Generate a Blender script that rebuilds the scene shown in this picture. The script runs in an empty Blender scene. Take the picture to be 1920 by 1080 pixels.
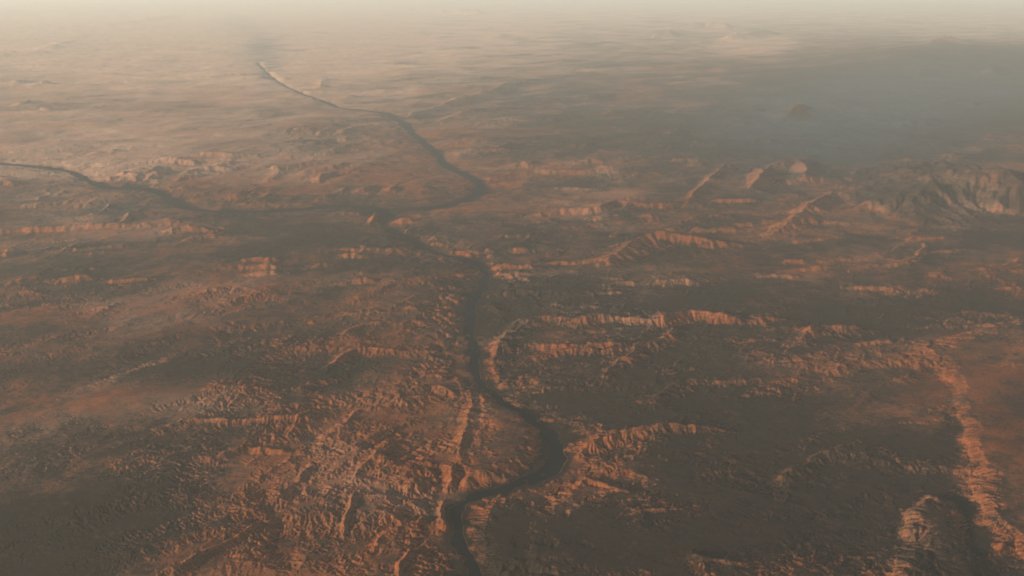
import bpy, math
import numpy as np

# ---------------------------------------------------------------- camera
SC = bpy.context.scene
ALT = 11000.0                      # flying height over the plain, metres
PITCH = math.radians(18.6)         # camera looks this far below the horizontal
FPX = 1712.0                       # focal length in pixels of a 1920 wide frame
cd = bpy.data.cameras.new('camera')
cd.sensor_width = 36.0
cd.lens = 36.0 * FPX / 1920.0
cd.clip_start = 5.0
cd.clip_end = 2.0e6
cam = bpy.data.objects.new('camera', cd)
SC.collection.objects.link(cam)
cam.location = (0, 0, ALT)
cam.rotation_euler = (math.radians(90) - PITCH, 0, 0)
SC.camera = cam

# ---------------------------------------------------------------- light
SUN_EL = math.radians(12.0)
SUN_AZ = math.radians(242.0)       # compass direction the light comes FROM (0 = +Y, 90 = +X)
W = bpy.data.worlds.new("World")
SC.world = W
W.use_nodes = True
nt = W.node_tree
bg = nt.nodes['Background']
sky = nt.nodes.new('ShaderNodeTexSky')
sky.sky_type = 'NISHITA'
sky.sun_disc = False
sky.sun_elevation = SUN_EL
sky.sun_rotation = SUN_AZ
sky.altitude = 1500
nt.links.new(sky.outputs[0], bg.inputs[0])
bg.inputs[1].default_value = 0.085
ld = bpy.data.lights.new('sun', 'SUN')
ld.energy = 5.0
ld.angle = math.radians(0.6)
ld.color = (1.0, 0.86, 0.60)
sun = bpy.data.objects.new('sun', ld)
SC.collection.objects.link(sun)
sv = np.array([math.sin(SUN_AZ) * math.cos(SUN_EL), math.cos(SUN_AZ) * math.cos(SUN_EL), math.sin(SUN_EL)])
from mathutils import Vector
sun.rotation_euler = Vector(sv).to_track_quat('Z', 'Y').to_euler()
sun.location = (0, 0, 14000)

vs = SC.view_settings
vs.view_transform = 'Standard'
vs.look = 'None'
vs.exposure = 1.02
vs.gamma = 1.0
vs.use_curve_mapping = False
SC.cycles.use_denoising = True
SC.cycles.volume_bounces = 0
SC.cycles.max_bounces = 4
SC.cycles.diffuse_bounces = 2

HAZE_DENSITY = 3.4e-6

# ---------------------------------------------------------------- where a sight line meets the plain
cp, sp = math.cos(PITCH), math.sin(PITCH)
def G(x, y, z=0.0):
    dx, dy, dz = (x - 960.0), FPX * cp - (y - 540.0) * sp, -FPX * sp - (y - 540.0) * cp
    t = (z - ALT) / dz
    return dx * t, dy * t
def GP(pts): return np.array([G(*p) for p in pts])

# ---------------------------------------------------------------- noise
def hsh(ix, iy, seed):
    h = (ix.astype(np.int64) * 374761393 + iy.astype(np.int64) * 668265263 + seed * 1442695041) & 0xffffffff
    h = ((h ^ (h >> 13)) * 1274126177) & 0xffffffff
    h = h ^ (h >> 16)
    return (h & 0xffffff).astype(np.float32) * (1.0 / 0x1000000)
def perlin(x, y, seed=0):
    ix = np.floor(x); iy = np.floor(y)
    fx = (x - ix).astype(np.float32); fy = (y - iy).astype(np.float32)
    ix = ix.astype(np.int64); iy = iy.astype(np.int64)
    u = fx * fx * fx * (fx * (fx * 6 - 15) + 10); v = fy * fy * fy * (fy * (fy * 6 - 15) + 10)
    def g(a, b, gx, gy):
        t = hsh(ix + a, iy + b, seed) * np.float32(6.2831853)
        return np.cos(t) * gx + np.sin(t) * gy
    n00 = g(0, 0, fx, fy); n10 = g(1, 0, fx - 1, fy); n01 = g(0, 1, fx, fy - 1); n11 = g(1, 1, fx - 1, fy - 1)
    a = n00 + u * (n10 - n00); b = n01 + u * (n11 - n01)
    return (a + v * (b - a)) * 1.5
def rot(x, y, deg, sx=1.0):
    c, s = math.cos(math.radians(deg)), math.sin(math.radians(deg))
    return (c * x + s * y) / sx, (-s * x + c * y)
def sstep(a, b, x):
    t = np.clip((x - a) / (b - a), 0, 1)
    return t * t * (3 - 2 * t)

# ---------------------------------------------------------------- grid: rows thin out with distance
DETAIL = 1.0
EROSION = [(-23000, 21000, 9000, 34500, 31.0, 55, 0.16, 0.06, 3), (-52000, 52000, 31500, 78000, 95.0, 34, 0.11, 0.09, 4)]
ypx = np.linspace(1330, -2, int(1150 * DETAIL))
rowY = np.array([G(960, y)[1] for y in ypx])
rowY = np.concatenate([rowY, rowY[-1] * np.linspace(1.04, 1.9, 24)])
S = np.linspace(-0.86, 0.80, int(1500 * DETAIL))
NR, NC = len(rowY), len(S)
Y = np.repeat(rowY[:, None], NC, 1)
X = Y * S[None, :]
DX = Y * (S[1] - S[0])                               # vertex spacing across
DY = np.abs(np.gradient(rowY))[:, None] + 0 * Y
CELL = np.sqrt(DX * DY)
def grad(h):
    hs = np.gradient(h, S, axis=1)
    hy = np.gradient(h, rowY, axis=0)
    gx = hs / Y
    return gx, hy - S[None, :] * gx
def fade(lam, k=2.2):                                # drop detail the mesh cannot hold
    return np.clip((lam / CELL - k * 0.6) / k, 0, 1)

def pl(x, y, lam, seed, deg=0.0, sx=1.0):
    a, b = rot(x, y, deg, sx)
    return perlin(a / lam, b / lam, seed)
def ridged(x, y, lam, seed, deg=0, sx=1.0, octs=4, gain=0.5):
    out = 0; amp = 1.0; tot = 0; w = 1.0
    for o in range(octs):
        n = 1 - np.abs(pl(x, y, lam / 2 ** o, seed + o, deg, sx)) * 1.6
        n = np.clip(n, 0, 1) ** 2
        out = out + n * amp * w * (fade(lam / 2 ** o) if o else 1); w = np.clip(n * 1.6, 0, 1); tot += amp; amp *= gain
    return out / tot

# warped coordinates so that no drawn line is smooth
wx = X + 900 * pl(X, Y, 5200, 11) + 320 * pl(X, Y, 1700, 12) * fade(1700) + 130 * pl(X, Y, 620, 13) * fade(620) + 60 * pl(X, Y, 260, 17) * fade(260)
wy = Y + 900 * pl(X, Y, 5200, 14) + 320 * pl(X, Y, 1700, 15) * fade(1700) + 130 * pl(X, Y, 620, 16) * fade(620) + 60 * pl(X, Y, 260, 18) * fade(260)
w2x = X + 150 * pl(X, Y, 900, 21) * fade(900) + 60 * pl(X, Y, 330, 22) * fade(330)
w2y = Y + 150 * pl(X, Y, 900, 23) * fade(900) + 60 * pl(X, Y, 330, 24) * fade(330)

def seg_dist(px, py, P, closed=False, signed=False):
    """distance to a polyline, position along it (0..1), side (+1 = left of its direction)"""
    best = np.full(px.shape, 1e18); side = np.ones(px.shape); al = np.zeros(px.shape)
    Q = np.vstack([P, P[:1]]) if closed else P
    n = len(Q) - 1
    for i in range(n):
        ax, ay = Q[i]; bx, by = Q[i + 1]
        ux, uy = bx - ax, by - ay; L2 = ux * ux + uy * uy + 1e-9
        t = np.clip(((px - ax) * ux + (py - ay) * uy) / L2, 0, 1)
        ex, ey = px - ax - t * ux, py - ay - t * uy
        d = ex * ex + ey * ey
        m = d < best
        best = np.where(m, d, best); side = np.where(m, np.sign(ux * ey - uy * ex), side); al = np.where(m, (i + t) / n, al)
    return np.sqrt(best), al, side
def inside(px, py, P):
    r = np.zeros(px.shape, bool); n = len(P)
    for i in range(n):
        ax, ay = P[i]; bx, by = P[(i + 1) % n]
        c = (ay > py) != (by > py)
        r ^= c & (px < (bx - ax) * (py - ay) / (by - ay + 1e-12) + ax)
    return r
def window(P, pad):                                  # index window of the grid round some points
    y0, y1 = P[:, 1].min() - pad, P[:, 1].max() + pad
    r0, r1 = np.searchsorted(rowY, [y0, y1]); r1 = min(r1 + 1, NR)
    ylo = max(y0, rowY[0])
    sx = [(P[:, 0].min() - pad) / ylo, (P[:, 0].min() - pad) / max(y1, 1), (P[:, 0].max() + pad) / ylo, (P[:, 0].max() + pad) / max(y1, 1)]
    c0, c1 = np.searchsorted(S, [min(sx), max(sx)])
    return slice(max(r0 - 1, 0), r1), slice(max(c0 - 1, 0), min(c1 + 1, NC))

# ---------------------------------------------------------------- ruggedness: (px, py, rx, ry, value)
def blob(x, y, rx, ry):
    cx, cy = G(x, y)
    ex = abs(G(x + rx, y)[0] - cx)
    n, f = G(x, y + ry)[1], G(x, max(y - ry, 3))[1]
    ax = np.where(Y > cy, f - cy, cy - n)
    sh = wx - (cx / cy) * wy                          # follow the line of sight so far blobs stay compact
    return np.exp(-1.3 * ((sh / (ex * wy / cy)) ** 2 + ((wy - cy) / ax) ** 2))
RUG = [(1800, 840, 45, 190, .8), (1780, 740, 30, 80, .6), (1690, 1010, 40, 90, .6), (560, 900, 260, 190, 1.0), (760, 800, 130, 160, .9), (700, 1000, 140, 120, .8), (300, 980, 180, 120, .45), (560, 640, 200, 70, .55),
       (700, 640, 110, 90, .8), (760, 560, 130, 60, .6), (700, 520, 100, 60, .6), (1150, 640, 260, 60, .5), (1100, 430, 260, 60, .5),
       (1000, 340, 200, 50, .45), (1450, 340, 160, 60, .5), (1780, 320, 160, 70, .8), (150, 380, 200, 50, .45), (330, 320, 200, 30, .6),
       (120, 460, 160, 50, .5), (60, 540, 120, 60, .5), (600, 310, 150, 40, .7), (620, 260, 120, 30, .5), (1000, 280, 300, 50, .35),
       (1650, 520, 150, 50, .25), (1500, 420, 150, 40, .4), (1230, 730, 120, 60, .4), (1600, 1000, 120, 80, .25), (1150, 930, 150, 60, .4),
       (700, 165, 120, 20, .5), (950, 160, 180, 30, .4), (200, 60, 300, 40, .3), (1350, 60, 200, 40, .3), (880, 640, 60, 70, .3)]
rug = np.full(X.shape, 0.14) + 0.10 * np.clip(pl(X, Y, 6000, 6), 0, 1)
for a in RUG:
    rug = np.maximum(rug, 0.86 * a[4] * blob(*a[:4]))
for a in [(955, 815, 62, 62, .9), (1120, 1010, 230, 90, .75), (880, 880, 60, 24, .7), (1860, 780, 120, 200, .8), (1350, 830, 300, 60, .3)]:
    rug *= 1 - a[4] * blob(*a[:4])
rug *= 1 + 0.35 * pl(X, Y, 3000, 5)
rug = np.clip(rug, 0.04, 1.0)
far = sstep(30000, 90000, Y)

# ---------------------------------------------------------------- the plain and its badlands
h = 120 * pl(X, Y, 26000, 1) + 60 * pl(X, Y, 9000, 2)
bad_a = ridged(wx, wy, 3400, 30, 8, 2.0, 5)
bad_b = ridged(w2x, w2y, 1500, 40, 42, 2.2, 4) * fade(1500)
leftness = sstep(-1000, -6000, X - 0.05 * Y)
h += (bad_a - 0.35) * (260 + 240 * far) * (0.08 + rug ** 1.5) * (1 - 0.35 * leftness)
h += (bad_b - 0.3) * 115 * rug ** 1.5
bad_c = ridged(w2x, w2y, 620, 46, 50, 2.6, 3) * fade(620)
h += (bad_c - 0.3) * 26 * rug ** 1.3
fold = pl(wx, wy, 2600, 51, 40, 2.4) + 0.5 * pl(wx, wy, 1200, 52, 46, 2.6) * fade(1200) + 0.28 * pl(w2x, w2y, 560, 53, 48, 2.8) * fade(560)
fold2 = pl(wx, wy, 2600, 54, 6, 2.2) + 0.5 * pl(wx, wy, 1200, 55, 10, 2.4) * fade(1200) + 0.25 * pl(w2x, w2y, 560, 56, 4, 2.6) * fade(560)
h += 44 * (1 + far * 0.8) * (1 + 1.6 * rug) * (fold * (0.15 + leftness) + fold2 * (1.0 - 0.8 * leftness))
h += (ridged(wx, wy, 11000, 60, 12, 2.2, 3) - 0.4) * 300 * far

# ---------------------------------------------------------------- the rivers
RIVER = [(940, 1180), (925, 1120), (905, 1080), (880, 1040), (860, 1000), (850, 965), (862, 938), (900, 918), (960, 903), (1010, 886), (1042, 865),
         (1048, 840), (1032, 808), (1005, 785), (965, 758), (930, 736), (900, 712), (888, 690), (890, 655), (884, 620), (880, 590), (884, 565), (905, 535), (915, 510),
         (905, 492), (880, 483), (840, 475), (800, 463), (780, 448), (745, 433), (715, 416), (712, 402), (728, 396)]
RIVER_N = [(728, 396), (780, 388), (830, 383), (880, 370), (905, 350), (893, 332), (850, 315), (826, 297), (815, 280), (790, 262), (765, 236), (735, 212),
           (690, 205), (640, 202), (600, 185), (550, 168), (510, 145), (485, 118)]
RIVER_W = [(728, 396), (690, 384), (655, 382), (600, 385), (540, 390), (480, 393), (420, 393), (350, 388), (320, 370), (295, 353), (250, 347), (205, 350), (165, 335),
           (130, 316), (60, 308), (0, 303), (-120, 300)]
def smooth_line(P, n=3):
    P = GP(P) if not isinstance(P, np.ndarray) else P
    for _ in range(n):
        Q = np.empty((2 * len(P) - 2, 2)); Q[0::2] = P[:-1] * .75 + P[1:] * .25; Q[1::2] = P[:-1] * .25 + P[1:] * .75
        P = np.vstack([P[:1], Q[1:-1], P[-1:]])
    return P
WATER = -130.0
river_lines = [(smooth_line(RIVER, 2), 112.0, 900.0), (smooth_line(RIVER_N, 2), 210.0, 1700.0), (smooth_line(RIVER_W, 2), 190.0, 1100.0)]
DR = np.full(X.shape, 1e9)
for P, hw, vw in river_lines:
    pad = vw * 3.5
    r, c = window(P, pad)
    k = 0.35 if hw < 250 else 1.0
    d, al, sd = seg_dist(X[r, c] + (w2x[r, c] - X[r, c]) * 0.8, Y[r, c] + (w2y[r, c] - Y[r, c]) * 0.8, P)
    wv = 1.1 * blob(1048, 850, 60, 45)[r, c] + 0.8 * blob(888, 590, 40, 60)[r, c] + pl(X[r, c], Y[r, c], hw * 9, 71) + 0.6 * pl(X[r, c], Y[r, c], hw * 3, 72)
    if hw == 210.0: d = d / (1 - 0.8 * al ** 4)
    d = d / np.clip(1 + 0.95 * wv, 0.55 if hw < 150 else 0.85, 2.0)
    DR[r, c] = np.minimum(DR[r, c], d / hw)
    # bluff at the edge of the inner gorge, then a gentler outer valley
    hh = h[r, c]
    vnoise = 1 + 0.45 * pl(X[r, c], Y[r, c], 2600, 77)
    inner = 1 - sstep(hw * 1.1, hw * 1.15 + vw * 0.85 * vnoise, d)
    outer = 1 - sstep(vw * 0.4, vw * 2.4 * vnoise, d)
    hh = hh * (1 - 0.75 * outer) - 45 * outer
    hh = hh * (1 - inner) + (WATER + 6) * inner
    bed = 1 - sstep(hw * 0.8, hw * 1.15, d)
    bars = np.clip(pl(X[r, c], Y[r, c], hw * 1.7, 73, 60, 2.2) - 0.30, 0, 1) * (Y[r, c] < 30000)
    hh += bed * (-26 + 70 * bars)
    h[r, c] = hh
# lesser washes and side canyons: (points, half width, depth)
WASH = [([(790, 240), (820, 215), (870, 203), (920, 190), (970, 175), (1020, 158)], 1100, 520),
        ([(-60, 680), (0, 655), (80, 630), (150, 612), (230, 590), (300, 560), (370, 520)], 420, 110),
        ([(60, 635), (130, 628), (200, 612), (260, 590)], 200, 50),
        ([(390, 510), (450, 530), (520, 545), (600, 545), (650, 560)], 260, 60), ([(330, 560), (420, 580), (500, 560), (560, 545)], 200, 60),
        ([(915, 515), (950, 560), (950, 600), (935, 640), (910, 660)], 240, 120),
        ([(1060, 850), (1100, 870), (1170, 880), (1230, 900), (1330, 930)], 200, 90),
        ([(1920, 585), (1850, 600), (1780, 610), (1700, 625), (1640, 625)], 300, 120),
        ([(640, 470), (560, 450), (480, 440), (400, 430)], 300, 40),
        ([(700, 900), (640, 890), (600, 900), (560, 920)], 160, 120), ([(830, 910), (760, 905), (700, 890)], 160, 130),
        ([(530, 1080), (520, 1000), (525, 950), (480, 900)], 130, 110),
        ([(760, 470), (700, 450), (640, 440), (560, 430)], 300, 60), ([(1100, 200), (1200, 170), (1300, 150)], 1200, 160),
        ([(480, 230), (560, 215), (640, 210)], 800, 90)]
for pts, hw, dep in WASH:
    P = smooth_line(pts, 2)
    r, c = window(P, hw * 3)
    d, al, sd = seg_dist(wx[r, c] * 0.5 + X[r, c] * 0.5, wy[r, c] * 0.5 + Y[r, c] * 0.5, P)
    e = np.sin(np.clip(al, 0.02, 0.98) * math.pi) ** 0.4
    h[r, c] -= 0.45 * dep * e * (1 - sstep(hw * 0.1, hw * 2.0, d))

# ---------------------------------------------------------------- ridges: crest line, height, front width, back width (m); the front faces the camera side
RIDGES = [
    ([(1085, 834), (1140, 824), (1190, 812), (1240, 803), (1290, 800), (1330, 804)], 250, 330, 900),
    ([(1452, 898), (1480, 876), (1510, 862), (1540, 850), (1575, 838)], 200, 200, 600),
    ([(1620, 868), (1660, 862), (1690, 856)], 90, 150, 500),
    ([(1485, 645), (1512, 624), (1545, 613), (1580, 613), (1622, 611)], 300, 460, 1200),
    ([(925, 668), (942, 632), (965, 606), (1010, 598), (1070, 599)], 300, 480, 1300),
    ([(1085, 612), (1120, 604), (1170, 602), (1240, 608)], 260, 380, 1000),
    ([(1240, 608), (1265, 596), (1310, 592), (1372, 599)], 320, 480, 1200),
    ([(1420, 600), (1445, 594), (1478, 597)], 240, 400, 900),
    ([(1190, 652), (1235, 642), (1258, 628), (1264, 612)], 240, 320, 900),
    ([(970, 692), (1010, 668), (1060, 658), (1130, 661), (1190, 650)], 160, 320, 800),
    ([(1130, 712), (1150, 686), (1185, 668), (1200, 650)], 170, 250, 700),
    ([(1225, 748), (1262, 722), (1315, 711)], 160, 300, 700),
    ([(1340, 718), (1400, 712)], 150, 260, 700),
    ([(1420, 735), (1470, 728)], 60, 260, 700),
    ([(1560, 690), (1600, 682), (1690, 680), (1740, 668)], 70, 300, 900),
    ([(1350, 862), (1385, 858), (1392, 860)], 70, 150, 400),
    ([(942, 551), (972, 546), (1006, 548)], 150, 330, 1000),
    ([(1102, 553), (1140, 549), (1174, 548)], 150, 280, 1000),
    ([(1228, 531), (1262, 528), (1298, 527)], 150, 420, 1000),
    ([(1040, 574), (1085, 577)], 90, 250, 900),
    ([(1135, 520), (1170, 524)], 90, 250, 900),
    ([(1136, 492), (1172, 474), (1208, 456), (1258, 450), (1300, 455), (1345, 458)], 330, 900, 1600),
    ([(930, 502), (960, 498), (1000, 502)], 140, 400, 900),
    ([(1020, 494), (1080, 492), (1136, 486)], 120, 300, 900),
    ([(960, 470), (985, 466)], 120, 400, 900),
    ([(1296, 412), (1330, 404), (1362, 406)], 200, 700, 1500),
    ([(1300, 432), (1340, 430), (1380, 428)], 160, 500, 1200),
    ([(1010, 404), (1060, 396), (1120, 398), (1135, 386), (1165, 378), (1190, 386), (1250, 386), (1290, 378)], 190, 520, 1500),
    ([(1060, 428), (1120, 420), (1180, 414), (1240, 408)], 100, 500, 1200),
    ([(900, 340), (940, 330), (990, 322), (1050, 322), (1090, 321)], 190, 500, 1700),
    ([(1060, 326), (1120, 322), (1180, 318)], 150, 500, 1500),
    ([(1180, 334), (1230, 328)], 130, 500, 1500),
    ([(1400, 362), (1425, 345), (1432, 325), (1465, 312), (1495, 306), (1512, 322), (1508, 340)], 330, 900, 2300),
    ([(1290, 378), (1318, 352), (1345, 330), (1362, 311)], 220, 600, 1500),
    ([(1485, 300), (1520, 296)], 200, 600, 1500),
    ([(1440, 442), (1480, 425), (1500, 405), (1530, 382), (1562, 366)], 260, 560, 1700),
    ([(1475, 225), (1490, 208), (1515, 210)], 420, 2200, 3600),
    ([(1070, 277), (1105, 273)], 240, 800, 2500), ([(1250, 256), (1275, 252)], 260, 800, 2500),
    ([(920, 285), (960, 275)], 200, 800, 2500),
    ([(1370, 320), (1390, 312)], 200, 700, 1500),
    ([(1100, 188), (1135, 180)], 260, 900, 3500), ([(1060, 222), (1000, 225), (930, 226)], 180, 900, 3000),
    ([(-60, 436), (0, 431), (100, 428), (190, 425), (252, 423)], 180, 420, 900),
    ([(160, 403), (200, 396), (205, 382)], 130, 350, 900), ([(232, 416), (250, 404), (262, 392)], 120, 300, 900),
    ([(60, 384), (120, 374), (175, 368)], 110, 380, 1200),
    ([(20, 532), (45, 523), (75, 520)], 150, 250, 600), ([(-60, 545), (0, 542), (45, 538)], 160, 260, 600),
    ([(-60, 582), (0, 576), (45, 566)], 190, 260, 700), ([(100, 470), (180, 466), (260, 455)], 90, 300, 700),
    ([(355, 800), (380, 790), (440, 795), (500, 787), (560, 785), (606, 778)], 160, 250, 700),
    ([(410, 862), (440, 845), (490, 840), (545, 845)], 170, 200, 520),
    ([(270, 862), (320, 852), (400, 830)], 90, 160, 600),
    ([(556, 900), (575, 880), (590, 868)], 120, 120, 320),
    ([(300, 1082), (350, 1058), (400, 1030), (440, 1010), (480, 990)], 150, 120, 380),
    ([(430, 1040), (490, 1030)], 80, 100, 300),
    ([(618, 690), (640, 668), (680, 656), (745, 658)], 210, 330, 900), ([(640, 632), (672, 612), (720, 604)], 180, 330, 900),
    ([(450, 740), (485, 732)], 110, 200, 500), ([(560, 735), (600, 715), (650, 712)], 100, 240, 500),
    ([(697, 418), (712, 405), (727, 395)], 330, 420, 350),
    ([(560, 250), (600, 243), (640, 236)], 190, 700, 2300), ([(500, 320), (560, 312), (600, 300)], 170, 600, 1700),
    ([(780, 212), (840, 196), (900, 180), (960, 160), (1010, 148)], 330, 1100, 3200), ([(826, 228), (880, 214), (930, 200)], 280, 900, 1500),
    ([(620, 182), (660, 178)], 120, 900, 2600), ([(600, 165), (606, 148)], 90, 900, 2600),
    ([(-90, 104), (0, 99), (60, 98), (100, 88), (130, 78)], 350, 2600, 9000), ([(180, 48), (260, 40), (335, 29)], 400, 4600, 9000),
    ([(80, 53), (140, 50)], 250, 4000, 8000),
    ([(28, 157), (50, 154)], 380, 1600, 2600), ([(75, 158), (95, 156)], 380, 1500, 2600), ([(38, 199), (58, 193)], 320, 1100, 2300), ([(75, 207), (98, 205)], 320, 1100, 2300),
    ([(280, 22), (380, 18)], 500, 8000, 9000), ([(510, 8), (570, 5)], 700, 9000, 9000), ([(830, 24), (900, 25)], 1600, 7000, 8000),
    ([(1290, 50), (1330, 48), (1370, 54)], 1000, 4000, 7000), ([(1225, 70), (1260, 66)], 1000, 3000, 6000), ([(1360, 75), (1440, 64)], 1000, 3000, 6000),
    ([(920, 70), (945, 66)], 420, 2500, 5000),
    ([(1740, 97), (1790, 92)], 800, 2200, 5000), ([(1850, 153), (1870, 150)], 600, 1500, 3000), ([(1720, 158), (1730, 150)], 350, 1500, 3000),
    ([(1080, 905), (1110, 900), (1160, 915)], 130, 160, 500), ([(1120, 920), (1170, 916), (1180, 914)], 90, 100, 300), ([(1185, 962), (1215, 955), (1260, 956)], 110, 110, 400),
    ([(970, 915), (1010, 908), (1040, 898)], 80, 160, 400),
    ([(1318, 1052), (1350, 1054), (1410, 1062)], 90, 110, 400), ([(1590, 1040), (1620, 1045), (1645, 1040)], 80, 100, 500),
    ([(1610, 938), (1650, 934)], 50, 90, 300), ([(1870, 1035), (1880, 1018)], 150, 170, 260),
    ([(1480, 505), (1560, 498), (1640, 500), (1690, 497), (1725, 480), (1735, 458)], 90, 330, 800),
    ([(1440, 490), (1540, 488), (1650, 482), (1700, 460)], 70, 300, 800),
    ([(1570, 535), (1650, 543), (1740, 530), (1780, 510)], 80, 260, 800),
    ([(1700, 445), (1715, 430)], 130, 400, 900), ([(1840, 515), (1880, 500), (1925, 488)], 150, 420, 1100),
    ([(1865, 543), (1900, 541)], 150, 240, 700), ([(1700, 400), (1725, 385), (1745, 392)], 240, 600, 900),
    ([(1860, 372), (1890, 366)], 240, 600, 900), ([(1600, 395), (1640, 385)], 160, 500, 900),
    ([(885, 735), (880, 772), (868, 815), (856, 860), (845, 905)], 150, 300, 480), ([(838, 930), (828, 958), (832, 990)], 200, 170, 110),
    ([(745, 1080), (752, 1050), (770, 1030)], 140, 130, 160), ([(780, 980), (800, 960)], 120, 110, 200), ([(660, 930), (650, 960), (645, 1000)], 110, 120, 200),
    ([(700, 1020), (720, 1000), (760, 985)], 110, 180, 260),
    ([(770, 730), (820, 720), (850, 735)], 110, 260, 400), ([(640, 800), (665, 765), (700, 760)], 110, 200, 400), ([(600, 820), (640, 790)], 90, 140, 300),
]
import random
RNG = random.Random(7)
for _ in range(150):
    if RNG.random() < .68: x, y = RNG.uniform(880, 1930), RNG.uniform(190, 700)
    else: x, y = RNG.uniform(-20, 780), RNG.uniform(240, 600)
    L_, ti = RNG.uniform(10, 42), RNG.uniform(-0.02, 0.16)
    sc_ = G(960, y)[1] / 24000.0
    pts = [(x - L_, y + L_ * ti * .7), (x - L_ * .2, y - RNG.uniform(-1, 3)), (x + L_, y - L_ * ti)]
    RIDGES.append((pts, RNG.uniform(60, 150) * sc_ ** .4, RNG.uniform(140, 260) * sc_ ** 1.2, RNG.uniform(400, 900) * sc_))
near_ridge = np.zeros(X.shape)
ridge_id = np.full(X.shape, -1, np.int16)
base0 = h.copy()
NAMED_COUNT = len(RIDGES) - 150
for cx_, cy_, n_, rx_, ry_ in [(280, 328, 12, 90, 10), (430, 362, 9, 60, 6), (600, 325, 14, 90, 14), (700, 356, 9, 60, 6), (540, 372, 8, 90, 6), (70, 500, 8, 80, 40), (600, 255, 8, 60, 12), (150, 370, 10, 110, 16), (1180, 440, 10, 200, 50), (760, 520, 10, 90, 60)]:
    for _ in range(n_):
        x, y = cx_ + RNG.uniform(-rx_, rx_), cy_ + RNG.uniform(-ry_, ry_)
        L_ = RNG.uniform(6, 15); ti = RNG.uniform(.25, .6); sc_ = G(960, y)[1] / 24000.0
        RIDGES.append(([(x - L_, y + L_ * ti * .8), (x, y), (x + L_, y - L_ * ti)], RNG.uniform(45, 95) * sc_ ** .3, RNG.uniform(150, 230) * sc_ ** 1.2, RNG.uniform(250, 450) * sc_))
for k, (pts, H, wf, wb) in enumerate(RIDGES):
    P = smooth_line(pts, 1)
    r, c = window(P, max(wf, wb) * 2.4 + 600)
    near = P[:, 1].mean() < 33000
    a = 0.55 if near else 0.9
    px = X[r, c] + (w2x[r, c] - X[r, c]) * a; py = Y[r, c] + (w2y[r, c] - Y[r, c]) * a
    d, al, sd = seg_dist(px, py, P)
    # front = the side towards the sun
    D = P[-1] - P[0]
    left = np.array([-D[1], D[0]])
    fs = 1.0 if (left @ sv[:2]) > 0 else -1.0
    front = (sd * fs) > 0
    un = 0.75 + 0.5 * pl(X[r, c], Y[r, c], 1100 if near else 4000, 300 + k)
    q = np.where(front, d / (wf * (0.8 + 0.3 * un)), d / (wb * un))
    prof = np.where(front, np.clip(1 - q, 0, 1) ** 1.25, np.clip(1 - q, 0, 1) ** 1.6)
    endf = np.clip(np.minimum(al, 1 - al) / 0.10, 0, 1) * 0.5 + 0.5
    hh = (1.0 if near else 1.55) * H * (0.72 + 0.36 * pl(X[r, c], Y[r, c], 800 if near else 3000, 500 + k)) * prof * endf
    hh = hh * sstep(1.15, 3.2 if k < NAMED_COUNT else 9.0, DR[r, c])
    h[r, c] += hh
    near_ridge[r, c] = np.maximum(near_ridge[r, c], np.clip(1 - d / (2.3 * max(wf, wb)), 0, 1))
    m = (hh > 0.12 * H) & (prof > 0.1)
    ridge_id[r, c] = np.where(m, k, ridge_id[r, c])

near_ridge *= sstep(1.5, 6.0, DR)
more = near_ridge * (1 - np.clip(rug * 1.6, 0, 1)) * (1 - 0.9 * blob(955, 815, 62, 62))
h += more * ((bad_b - 0.3) * 110 + (bad_a - .35) * 90 + (bad_c - .3) * 30)
rug = np.maximum(rug, 0.55 * near_ridge)
for a in [(955, 812, 70, 75, 1.0), (1100, 1020, 240, 95, .7), (890, 880, 60, 26, .8)]:
    rug *= 1 - a[4] * np.clip(1.25 * blob(*a[:4]), 0, 1)
for a in [(955, 812, 60, 62), (930, 990, 60, 80)]:
    w_ = np.clip(1.3 * blob(*a), 0, 1) * sstep(1.2, 3.0, DR); h = h * (1 - .85 * w_) - 20 * w_
# ---------------------------------------------------------------- tablelands: outline, height, edge width
MESAS = [([(1725, 648), (1752, 668), (1768, 700), (1790, 730), (1798, 770), (1808, 820), (1820, 870), (1835, 930), (1850, 980), (1900, 1030), (1990, 1100), (2600, 1100), (2600, 560), (1900, 600), (1800, 620)], 95, 300),
         ([(1748, 925), (1705, 955), (1685, 985), (1690, 1030), (1672, 1085), (1660, 1180), (1830, 1180), (1830, 1060), (1800, 1000), (1790, 940)], 125, 150),
         ([(905, 735), (945, 760), (1000, 800), (1012, 840), (990, 865), (930, 885), (880, 905), (868, 900), (880, 850), (905, 790)], 70, 260),
         ]
for k, (pts, H, ew) in enumerate(MESAS):
    P = GP(pts)
    r, c = window(P, ew * 3)
    px, py = w2x[r, c], w2y[r, c]
    d, al, sd = seg_dist(px, py, P, closed=True)
    d = np.where(inside(px, py, P), d, -d) + 150 * pl(X[r, c], Y[r, c], 1700, 91) + 110 * pl(X[r, c], Y[r, c], 640, 92)
    d = d * (0.55 + 0.9 * sstep(-.5, .6, pl(X[r, c], Y[r, c], 2100, 93)))
    f = sstep(-ew, ew * 0.35, d)
    f = 0.62 * f + 0.38 * sstep(-ew * 0.15, ew * 0.15, d + 40 * pl(px, py, 300, 90))
    f = f * (0.7 + 0.5 * sstep(-.5, .5, pl(X[r, c], Y[r, c], 2600, 94)))
    if k < 2: h[r, c] = h[r, c] * (1 - 0.72 * sstep(0, ew, d))
    h[r, c] += H * f

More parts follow.
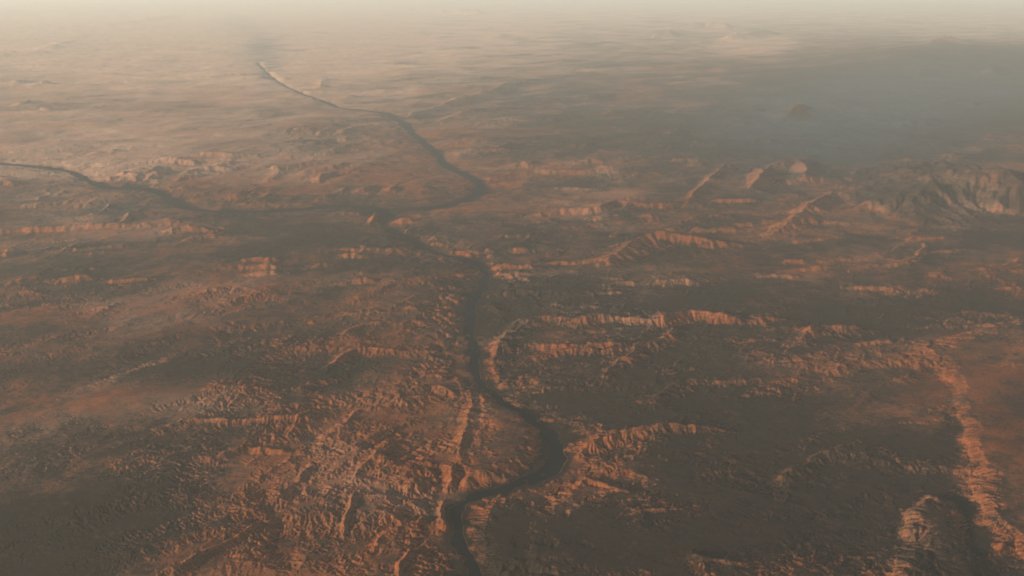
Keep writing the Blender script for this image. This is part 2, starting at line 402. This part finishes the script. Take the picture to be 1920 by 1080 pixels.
# ---------------------------------------------------------------- the far mountain
mount = np.zeros(X.shape)
for (x, y, rx, H, seed) in [(1800, 350, 185, 850, 700), (1690, 372, 110, 520, 701), (1910, 372, 140, 700, 702), (1760, 400, 110, 300, 704)]:
    cx, cy = G(x, y); R = abs(G(x + rx, y)[0] - cx)
    d = np.hypot(wx - cx, (wy - cy) / 1.25) / R
    f = np.clip(1 - d, 0, 1)
    mount = np.maximum(mount, sstep(0, .25, f)); f = f * (0.6 + 0.8 * ridged(X, Y, R * 0.45, seed, 80, 1.8, 5, .6))
    h += H * np.minimum(f * 1.7, 0.62 + 0.35 * f) * 0.95
# long dark upland behind it
for (x, y, rx, ry, H) in [(1600, 150, 420, 70, 500), (1830, 120, 300, 45, 1500)]:
    h += H * blob(x, y, rx, ry)

# ---------------------------------------------------------------- running water: stream erosion on square grids, so that valleys branch
def bil(A, fr, fc):
    fr = np.clip(fr, 0, A.shape[0] - 1.001); fc = np.clip(fc, 0, A.shape[1] - 1.001)
    i = fr.astype(np.int32); j = fc.astype(np.int32); u = fr - i; v = fc - j
    return (A[i, j] * (1 - u) * (1 - v) + A[i + 1, j] * u * (1 - v) + A[i, j + 1] * (1 - u) * v + A[i + 1, j + 1] * u * v)
def blur(a):
    p = np.pad(a, 1, mode='edge')
    return (p[:-2, 1:-1] + p[2:, 1:-1] + p[1:-1, :-2] + p[1:-1, 2:] + 4 * p[1:-1, 1:-1]) / 8
def erode(x0, x1, y0, y1, cell, iters, K, hold, seed):
    xs = np.arange(x0, x1, cell); ys = np.arange(y0, y1, cell)
    gy_, gx_ = np.meshgrid(ys, xs, indexing='ij')
    fr = np.interp(gy_, rowY, np.arange(NR)); fc = np.interp(gx_ / gy_, S, np.arange(NC))
    h0 = bil(h, fr, fc); rg = bil(rug, fr, fc); dr = bil(np.minimum(DR, 9), fr, fc)
    ny, nx = h0.shape; n = ny * nx
    jit = (perlin(gx_ / (cell * 3), gy_ / (cell * 3), seed) * 0.09 + (hsh(np.arange(n).reshape(ny, nx), np.zeros((ny, nx)), seed) - .5) * 0.10) * cell
    z = h0 + jit * (0.15 + rg)
    fixed = dr < 1.05
    border = np.ones((ny, nx), bool); border[1:-1, 1:-1] = False
    Kf = K * (0.10 + 1.1 * rg)
    ind = np.arange(n).reshape(ny, nx)
    offs = [(-1, -1), (-1, 0), (-1, 1), (0, -1), (0, 1), (1, -1), (1, 0), (1, 1)]
    area = None
    for it in range(iters):
        zp = np.pad(z, 1, constant_values=1e9); ip = np.pad(ind, 1)
        best = np.zeros((ny, nx)); rec = ind.copy(); low = np.full((ny, nx), 1e9); dist = np.full((ny, nx), cell)
        for a, b in offs:
            L_ = cell * math.hypot(a, b)
            zn = zp[1 + a:1 + a + ny, 1 + b:1 + b + nx]
            sl = (z - zn) / L_; m = sl > best
            best[m] = sl[m]; rec[m] = ip[1 + a:1 + a + ny, 1 + b:1 + b + nx][m]; dist[m] = L_
            low = np.minimum(low, zn)
        root = fixed | border
        pit = (rec == ind) & ~root
        rec[root] = ind[root]
        R = rec.ravel(); dep = (R != np.arange(n)).astype(np.int32); P_ = R.copy()
        for _ in range(13):
            dep = dep + dep[P_]; P_ = P_[P_]
        order = np.argsort(dep, kind='stable'); cnt = np.bincount(dep); ed = np.concatenate([[0], np.cumsum(cnt)])
        A = np.ones(n)
        for lv in range(len(cnt) - 1, 0, -1):
            ids = order[ed[lv]:ed[lv + 1]]
            np.add.at(A, R[ids], A[ids])
        zz = z + hold * (h0 + jit * (0.15 + rg) - z); zz[fixed] = h0[fixed]; zz = zz.ravel()
        F_ = (Kf.ravel() * np.sqrt(A * cell * cell) / dist.ravel())
        for lv in range(1, len(cnt)):
            ids = order[ed[lv]:ed[lv + 1]]
            zr = zz[R[ids]]
            zz[ids] = np.where(zz[ids] > zr, (zz[ids] + F_[ids] * zr) / (1 + F_[ids]), zz[ids])
        z = zz.reshape(ny, nx)
        z[pit] = np.maximum(z[pit], low[pit] + 0.02)
        if it % 3 == 2: z = z * 0.82 + blur(z) * 0.18
        area = A
    lo = np.log2(np.maximum(area.reshape(ny, nx), 1))
    ds = blur(np.clip((lo - 4.5) / 6, 0, 1))
    return z - h0, ds, (lambda px, py: ((py - y0) / cell, (px - x0) / cell))
drain = np.zeros(X.shape)
for (x0, x1, y0, y1, cell, iters, K, hold, seed) in EROSION:
    dz, ds, tof = erode(x0, x1, y0, y1, cell, iters, K, hold, seed)
    fr, fc = tof(X, Y)
    mx = min(cell * 60, 2600.0)
    wgt = sstep(x0, x0 + mx, X) * (1 - sstep(x1 - mx, x1, X)) * sstep(y0, y0 + mx, Y) * (1 - sstep(y1 - mx, y1, Y))
    a_, b_ = bil(dz, fr, fc), bil(ds, fr, fc)
    h = h + a_ * wgt; drain = drain * (1 - wgt) + b_ * wgt

# ---------------------------------------------------------------- gullies running down every slope
def gullies(h, lam, strength, seed):
    gx, gy = grad(h)
    sl = np.sqrt(gx * gx + gy * gy) + 1e-6
    dx, dy = (gy / sl).astype(np.float32), (-gx / sl).astype(np.float32)
    amt = sstep(0.03, 0.24, sl)
    qx, qy = X / lam, Y / lam
    ix, iy = np.floor(qx), np.floor(qy)
    fx, fy = (qx - ix).astype(np.float32), (qy - iy).astype(np.float32)
    ix, iy = ix.astype(np.int64), iy.astype(np.int64)
    acc = np.zeros(X.shape, np.float32); wt = np.zeros(X.shape, np.float32)
    for i in (-1, 0, 1, 2):
        for j in (-1, 0, 1, 2):
            ox = hsh(ix + i, iy + j, seed) * 0.8 - 0.4; oy = hsh(ix + i, iy + j, seed + 7) * 0.8 - 0.4
            ax, ay = fx - i - ox, fy - j - oy
            w = np.exp(-(ax * ax + ay * ay) * 2.4)
            acc += np.cos((ax * dx + ay * dy) * np.float32(6.2831853 * 1.1)) * w; wt += w
    g = acc / wt
    return h + (g - 0.15) * lam * strength * amt * fade(lam * 0.7, 2.0)
for lam, st, sd_ in ((520, .05, 802), (260, .045, 803), (135, .05, 804), (72, .04, 805)):
    keep = sstep(0.9, 1.6, DR)
    hn = gullies(h, lam, st, sd_)
    h = h + (hn - h) * keep
# small roughness on flats
for lam, am in ((420, 9), (190, 6), (90, 3.2), (48, 1.6)):
    h += am * pl(X, Y, lam, int(900 + lam)) * fade(lam) * (0.07 + 0.25 * rug ** 1.3) * sstep(0.9, 1.6, DR)
hfloor = WATER - 22
h = np.maximum(h, np.where(DR < 1.12, hfloor, WATER + 6))
# the rim of the sheet sinks a little so that it meets the plain around it
EDGE = np.minimum(sstep(0, 30, np.arange(NC))[None, :], sstep(0, 30, NC - 1 - np.arange(NC))[None, :]) * sstep(0, 12, np.arange(NR))[:, None]
h = h * EDGE - 165 * (1 - EDGE)

# ---------------------------------------------------------------- ground cover: 0 bare red rock, 1 dark scrub and woodland; also paints shaded flats
cov = 0.53 + 0.35 * pl(wx, wy, 7000, 61, 20, 1.8) + 0.42 * pl(wx, wy, 2300, 62, 30, 2.0) * fade(2100) + 0.2 * pl(X, Y, 600, 63) * fade(600)
COVER_SHADE = [(150, 720, 260, 100, -.35), (980, 1060, 60, 40, .3), (60, 1050, 160, 70, .8), (1530, 240, 250, 75, .85), (1800, 200, 260, 70, .7), (1620, 160, 280, 40, .4), (1900, 125, 260, 35, .6), (1350, 780, 420, 110, .5), (1500, 900, 300, 130, .4), (1300, 1000, 400, 120, .6),  # bottom-left blob paints vignette; upper-right and lower-right ones shadow over the flats
         (1050, 560, 170, 50, .6), (1300, 620, 350, 60, .45), (1500, 560, 250, 50, .4), (1750, 600, 260, 50, .5), (400, 700, 260, 60, .45), (500, 430, 160, 40, .5), (120, 1000, 260, 120, .9), (20, 1060, 120, 50, 1.2),  # bottom-left blobs paint vignette, right-hand ones shaded flats
         (560, 610, 160, 40, .3), (1150, 760, 200, 60, .5), (1080, 460, 200, 30, .35), (1600, 1000, 160, 140, .6), (220, 395, 60, 25, .5), (500, 100, 60, 60, .45), (950, 600, 60, 90, .8), (700, 720, 120, 40, .2),
         (1800, 1080, 120, 70, .9), (1000, 160, 160, 25, .25), (1000, 1080, 200, 120, .4), (1150, 240, 200, 60, .35), (300, 900, 120, 120, .15),  # bottom-right corner blob paints vignette falloff
         (300, 120, 560, 130, -.5), (150, 280, 320, 80, -.4), (420, 560, 200, 60, -.3), (850, 300, 160, 60, -.2), (1870, 720, 140, 130, -.5), (1497, 213, 22, 10, -.9), (1860, 980, 120, 120, .15), (1740, 1030, 50, 60, .4), (930, 985, 60, 70, .7), (1050, 1020, 160, 70, .3), (560, 818, 90, 14, .6), (620, 930, 60, 40, .5), (500, 1000, 90, 30, .4), (700, 1050, 60, 30, .4), (640, 700, 50, 30, .5), (720, 910, 70, 14, .5), (560, 900, 200, 150, -.30), (760, 800, 120, 130, -.35), (1400, 90, 60, 22, -.5),  # small dark blobs paint shadowed valleys between the lower-left ridges
         (930, 820, 70, 60, -.1), (700, 340, 260, 50, -.3), (1150, 640, 260, 40, -.1)]
for a in COVER_SHADE:
    cov += a[4] * blob(*a[:4])
sand_haze = 0.25 * pl(wx, wy, 9000, 64) + 0.15 * pl(wx, wy, 2500, 65)
for a in [(300, 110, 650, 130, 1.1), (150, 290, 330, 80, .5), (750, 80, 350, 60, .55), (1300, 28, 900, 62, .8), (1400, 88, 130, 26, .5), (1850, 60, 200, 40, .4), (350, 560, 200, 50, .15)]:  # far blobs lighten the ground to carry the brightness of thick haze
    sand_haze += a[4] * blob(*a[:4])
sand_haze = np.clip(sand_haze, 0, 1)
shade_tint = np.clip((blob(1530, 245, 250, 80) + .9 * blob(1780, 185, 260, 55) + .35 * blob(230, 395, 60, 25) + .6 * blob(490, 100, 45, 48) + .35 * blob(440, 45, 60, 18) - 1.2 * blob(1497, 214, 28, 12)) * (1.1 + .35 * pl(wx, wy, 6000, 67)), 0, 1)  # blue-grey tint; upper-right blobs paint a broad cast shadow into the ground
gx, gy = grad(h)
slope = np.sqrt(gx * gx + gy * gy)
cov -= 0.9 * sstep(0.22, 0.55, slope) * (1 - 0.5 * sstep(60000, 100000, Y))
cov += 0.55 * (1 - sstep(1.1, 2.8 + 1.2 * pl(X, Y, 1500, 74), DR))
cov = np.maximum(cov, 0.74 * mount * (1 + .5 * pl(X, Y, 3000, 68))); cov += 0.35 * drain * (1 - sstep(50000, 90000, Y))
cov += 0.42 * blob(1795, 850, 45, 230) + 0.25 * blob(1700, 1020, 40, 90) + 0.75 * blob(915, 1000, 55, 95) + 0.5 * blob(980, 925, 70, 22) + 0.35 * blob(935, 640, 40, 60) + 0.3 * blob(1500, 930, 300, 120) + 0.5 * blob(60, 1050, 200, 90)  # last blob darkens the bottom-left corner again as vignette
cov = np.clip(cov, 0, 1)

# ---------------------------------------------------------------- materials
def newmat(name):
    m = bpy.data.materials.new(name); m.use_nodes = True
    m.node_tree.nodes.clear()
    return m, m.node_tree.nodes, m.node_tree.links
def ground_mat():
    m, N, L = newmat('desert_rock_and_scrub')
    out = N.new('ShaderNodeOutputMaterial'); b = N.new('ShaderNodeBsdfPrincipled')
    b.inputs['Roughness'].default_value = 0.95; b.inputs['Specular IOR Level'].default_value = 0.05
    tc = N.new('ShaderNodeTexCoord')
    def noise(scale, det, rough=.6):
        n = N.new('ShaderNodeTexNoise'); n.inputs['Scale'].default_value = scale; n.inputs['Detail'].default_value = det; n.inputs['Roughness'].default_value = rough
        L.new(tc.outputs['Object'], n.inputs['Vector']); return n
    def ramp(src, stops):
        r = N.new('ShaderNodeValToRGB'); e = r.color_ramp.elements
        e[0].position, e[0].color = stops[0][0], (*stops[0][1], 1); e[1].position, e[1].color = stops[-1][0], (*stops[-1][1], 1)
        for p, c in stops[1:-1]:
            x = e.new(p); x.color = (*c, 1)
        L.new(src, r.inputs[0]); return r
    def mix(fac, a, c, mode='MIX'):
        x = N.new('ShaderNodeMix'); x.data_type = 'RGBA'; x.blend_type = mode
        if isinstance(fac, float): x.inputs[0].default_value = fac
        else: L.new(fac, x.inputs[0])
        L.new(a, x.inputs[6]); L.new(c, x.inputs[7]); return x.outputs[2]
    big = noise(1 / 6000, 4); mid = noise(1 / 900, 6, .65); fine = noise(1 / 130, 5, .7)
    rock = ramp(big.outputs[0], [(.3, (.185, .050, .018)), (.5, (.235, .070, .026)), (.7, (.215, .088, .042))])
    # strata: bands that follow the height
    sp_ = N.new('ShaderNodeSeparateXYZ'); L.new(tc.outputs['Object'], sp_.inputs[0])
    ma = N.new('ShaderNodeMath'); ma.operation = 'MULTIPLY_ADD'; ma.inputs[1].default_value = 1 / 34.0
    mm = N.new('ShaderNodeMath'); mm.operation = 'MULTIPLY'; mm.inputs[1].default_value = 5.0
    L.new(mid.outputs[0], mm.inputs[0]); L.new(sp_.outputs[2], ma.inputs[0]); L.new(mm.outputs[0], ma.inputs[2])
    n1 = N.new('ShaderNodeTexNoise'); n1.noise_dimensions = '1D'; n1.inputs['Scale'].default_value = 1.0; n1.inputs['Detail'].default_value = 2
    L.new(ma.outputs[0], n1.inputs['W'])
    st = ramp(n1.outputs[0], [(.3, (.55, .48, .45)), (.55, (1, 1, 1)), (.75, (1.12, 1.1, 1.08))])
    rock2 = mix(1.0, rock.outputs[0], st.outputs[0], 'MULTIPLY')
    fr = ramp(fine.outputs[0], [(.3, (.78, .76, .74)), (.7, (1.12, 1.12, 1.12))])
    rock3 = mix(0.8, rock2, fr.outputs[0], 'MULTIPLY')
    scrub = ramp(mid.outputs[0], [(.35, (.009, .010, .009)), (.55, (.020, .014, .010)), (.7, (.040, .022, .014))])
    at = N.new('ShaderNodeAttribute'); at.attribute_name = 'cover_and_shade'  # dark end colours real scrub and the painted shade alike
    # scrub comes in patches
    pa = N.new('ShaderNodeMath'); pa.operation = 'MULTIPLY_ADD'; pa.inputs[1].default_value = 1.5; pa.inputs[2].default_value = -0.75
    L.new(mid.outputs[0], pa.inputs[0])
    pb = N.new('ShaderNodeMath'); pb.operation = 'MULTIPLY_ADD'; pb.inputs[1].default_value = 1.9; pb.inputs[2].default_value = -0.95
    L.new(fine.outputs[0], pb.inputs[0])
    s1 = N.new('ShaderNodeMath'); s1.operation = 'ADD'; L.new(pa.outputs[0], s1.inputs[0]); L.new(pb.outputs[0], s1.inputs[1])
    s2 = N.new('ShaderNodeMath'); s2.operation = 'ADD'; L.new(s1.outputs[0], s2.inputs[0]); L.new(at.outputs['Fac'], s2.inputs[1])
    mr = N.new('ShaderNodeMapRange'); mr.interpolation_type = 'SMOOTHSTEP'; mr.inputs[1].default_value = -.05; mr.inputs[2].default_value = 1.05
    mr.inputs[3].default_value = 0.04; mr.inputs[4].default_value = 0.97
    L.new(s2.outputs[0], mr.inputs[0])
    soil0 = ramp(big.outputs[0], [(.35, (.066, .028, .017)), (.65, (.090, .045, .029))])
    as_ = N.new('ShaderNodeAttribute'); as_.attribute_name = 'sand_haze'; pn = N.new('ShaderNodeMapRange'); pn.inputs[1].default_value = 0.1; pn.inputs[2].default_value = 0.9; L.new(as_.outputs['Fac'], pn.inputs[0])
    pale = ramp(mid.outputs[0], [(.35, (.40, .205, .135)), (.65, (.52, .31, .21))])  # pale sand, raised further to stand in for far haze brightness
    rock3 = mix(pn.outputs[0], rock3, pale.outputs[0])
    soil = mix(pn.outputs[0], mix(0.7, soil0.outputs[0], fr.outputs[0], 'MULTIPLY'), pale.outputs[0])
    def seg(a, b_):
        q = N.new('ShaderNodeMapRange'); q.inputs[1].default_value = a; q.inputs[2].default_value = b_; L.new(mr.outputs[0], q.inputs[0]); return q.outputs[0]
    col = mix(seg(.5, 1.0), mix(seg(0.0, .5), rock3, soil), scrub.outputs[0])
    ah = N.new('ShaderNodeAttribute'); ah.attribute_name = 'shade_tint'
    shc = ramp(mid.outputs[0], [(.35, (.038, .058, .072)), (.65, (.062, .082, .094))])  # blue-grey colour of the painted shadow
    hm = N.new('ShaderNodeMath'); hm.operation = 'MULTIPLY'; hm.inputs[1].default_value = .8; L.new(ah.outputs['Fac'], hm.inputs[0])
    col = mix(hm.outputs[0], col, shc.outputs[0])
    spk = noise(1 / 38, 3, .75)
    sr = ramp(spk.outputs[0], [(.38, (.62, .62, .60)), (.6, (1.22, 1.2, 1.18))])
    col = mix(0.85, col, sr.outputs[0], 'MULTIPLY')
    L.new(col, b.inputs['Base Color'])
    bp = N.new('ShaderNodeBump'); bp.inputs['Strength'].default_value = 0.5; bp.inputs['Distance'].default_value = 5.0
    L.new(fine.outputs[0], bp.inputs['Height']); L.new(bp.outputs[0], b.inputs['Normal'])
    L.new(b.outputs[0], out.inputs[0])
    return m
def water_mat():
    m, N, L = newmat('river_water')
    out = N.new('ShaderNodeOutputMaterial'); b = N.new('ShaderNodeBsdfPrincipled')
    b.inputs['Base Color'].default_value = (.004, .007, .010, 1); b.inputs['Roughness'].default_value = 0.6; b.inputs['Specular IOR Level'].default_value = 0.03
    b.inputs['IOR'].default_value = 1.33
    tc = N.new('ShaderNodeTexCoord'); n = N.new('ShaderNodeTexNoise'); n.inputs['Scale'].default_value = 1 / 25; n.inputs['Detail'].default_value = 4
    L.new(tc.outputs['Object'], n.inputs['Vector'])
    bp = N.new('ShaderNodeBump'); bp.inputs['Distance'].default_value = 1.5; bp.inputs['Strength'].default_value = .4
    L.new(n.outputs[0], bp.inputs['Height']); L.new(bp.outputs[0], b.inputs['Normal'])
    L.new(b.outputs[0], out.inputs[0]); return m
MG, MW = ground_mat(), water_mat()

def tag(o, label, cat, kind='structure', group=None):
    o['label'] = label; o['category'] = cat; o['kind'] = kind
    if group: o['group'] = group
    return o
def mesh_from(name, V, F, mat, cover_and_shade=None, sand_hazy=None, shade_tints=None):
    me = bpy.data.meshes.new(name)
    me.vertices.add(len(V)); me.vertices.foreach_set('co', V.astype(np.float32).ravel())
    me.loops.add(F.size); me.loops.foreach_set('vertex_index', F.astype(np.int32).ravel())
    me.polygons.add(len(F)); me.polygons.foreach_set('loop_start', (np.arange(len(F)) * F.shape[1]).astype(np.int32))
    me.update(calc_edges=True)
    if cover_and_shade is not None:
        at = me.attributes.new('cover_and_shade', 'FLOAT', 'POINT'); at.data.foreach_set('value', cover_and_shade.astype(np.float32))
    if sand_hazy is not None:
        at = me.attributes.new('sand_haze', 'FLOAT', 'POINT'); at.data.foreach_set('value', sand_hazy.astype(np.float32))
    if shade_tints is not None:
        at = me.attributes.new('shade_tint', 'FLOAT', 'POINT'); at.data.foreach_set('value', shade_tints.astype(np.float32))
    me.materials.append(mat)
    o = bpy.data.objects.new(name, me); SC.collection.objects.link(o)
    return o

# ---------------------------------------------------------------- cut the height sheet into the plain and its landforms
idx = np.arange(NR * NC).reshape(NR, NC)
quads = np.stack([idx[:-1, :-1], idx[:-1, 1:], idx[1:, 1:], idx[1:, :-1]], -1).reshape(-1, 4)
VALL = np.stack([X, Y, h], -1).reshape(-1, 3)
CALL = cov.reshape(-1); SALL = sand_haze.reshape(-1); HALL = shade_tint.reshape(-1)
region = np.full((NR, NC), 0, np.int16)
cx, cy = G(1790, 350)
region[np.hypot(wx - cx, (wy - cy) / 1.25) < abs(G(1790 + 125, 350)[0] - cx)] = 1
P = GP(MESAS[0][0]); r, c = window(P, 300)
ins = inside(w2x[r, c], w2y[r, c], P); region[r, c] = np.where(ins, 2, region[r, c])
P = GP(MESAS[1][0]); r, c = window(P, 300)
ins = inside(w2x[r, c], w2y[r, c], P); region[r, c] = np.where(ins, 3, region[r, c])
NAMED = [(0, 'long bright sandstone ridge right of the big river bend', 'ridge'), (1, 'small crooked red ridge low on the dark right side', 'ridge'),
         (3, 'short bright curved ridge standing alone right of centre', 'ridge'), (4, 'bright bluff curving away from the right bank of the river', 'ridge'),
         (6, 'bright middle ridge with two arms right of the river', 'ridge'), (21, 'broad pale fluted butte above the centre right', 'butte'),
         (32, 'ring shaped mesa edge left of the hazy mountain', 'mesa'), (44, 'thin straight lit ridge at the far left', 'ridge')]
names = {1: ('mountain', 'hazy fluted mountain at the upper right', 'mountain'),
         2: ('plateau', 'flat red plateau behind the long lit scarp at the right edge', 'plateau'),
         3: ('mesa', 'dark mesa with a lit left rim at the bottom right', 'mesa')}
for j, (k, lab, cat) in enumerate(NAMED):
    region[ridge_id == k] = 10 + j; names[10 + j] = (cat, lab, cat)
fr_ = region[:-1, :-1].reshape(-1)
def sub(name, sel):
    F = quads[sel]; u, inv = np.unique(F, return_inverse=True)
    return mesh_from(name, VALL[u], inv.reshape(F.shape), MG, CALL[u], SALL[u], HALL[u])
g = sub('ground', ~np.isin(fr_, list(names)))
tag(g, 'eroded red desert ground with badlands and dark scrub seen from the air', 'ground')
for k, (n, lab, cat) in names.items():
    sel = fr_ == k
    if sel.sum() > 20: tag(sub(n, sel), lab, cat)

# the same desert going on behind and beside the camera, under everything
r_ = 9.0e5
pv = np.array([(-r_, -r_, -175), (r_, -r_, -175), (r_, r_, -175), (-r_, r_, -175)], float)
pl_ = mesh_from('desert_floor', pv, np.array([[0, 1, 2, 3]]), MG, np.full(4, .5)); tag(pl_, 'flat desert floor reaching out to the horizon', 'ground')

# ---------------------------------------------------------------- water
def ribbon(name, P, hw, label):
    P = smooth_line(P, 2)
    T = np.gradient(P, axis=0); T /= np.linalg.norm(T, axis=1)[:, None] + 1e-9
    Nn = np.stack([-T[:, 1], T[:, 0]], 1)
    L_, R_ = P + Nn * hw * 2.2, P - Nn * hw * 2.2
    n = len(P)
    V = np.zeros((2 * n, 3)); V[:n, :2] = L_; V[n:, :2] = R_; V[:, 2] = WATER
    i = np.arange(n - 1)
    F = np.stack([n + i, n + i + 1, i + 1, i], 1)
    return tag(mesh_from(name, V, F, MW), label, 'river')
ribbon('river', river_lines[0][0], river_lines[0][1], 'dark river winding down the middle to the bottom edge')
ribbon('river', river_lines[1][0], river_lines[1][1], 'hazy upper river coming from the top left to the confluence')
ribbon('river', river_lines[2][0], river_lines[2][1], 'narrow side river coming in from the left edge')

# ---------------------------------------------------------------- air
bx, by0, by1, bz0, bz1 = 1.0e6, -1.0e6, 1.0e6, -190.0, ALT + 120.0
V = np.array([(x, y, z) for z in (bz0, bz1) for x, y in ((-bx, by0), (bx, by0), (bx, by1), (-bx, by1))], float)
F = np.array([[0, 3, 2, 1], [4, 5, 6, 7], [0, 1, 5, 4], [1, 2, 6, 5], [2, 3, 7, 6], [3, 0, 4, 7]])
mh, N, L = newmat('haze_air')
out = N.new('ShaderNodeOutputMaterial'); pvn = N.new('ShaderNodeVolumePrincipled')
pvn.inputs['Color'].default_value = (.98, .95, .90, 1); pvn.inputs['Density'].default_value = HAZE_DENSITY; pvn.inputs['Anisotropy'].default_value = 0.1
L.new(pvn.outputs[0], out.inputs['Volume'])
hz = mesh_from('haze', V, F, mh)
tag(hz, 'warm evening haze thickening towards the far desert', 'haze', 'stuff')
print('verts', NR * NC)
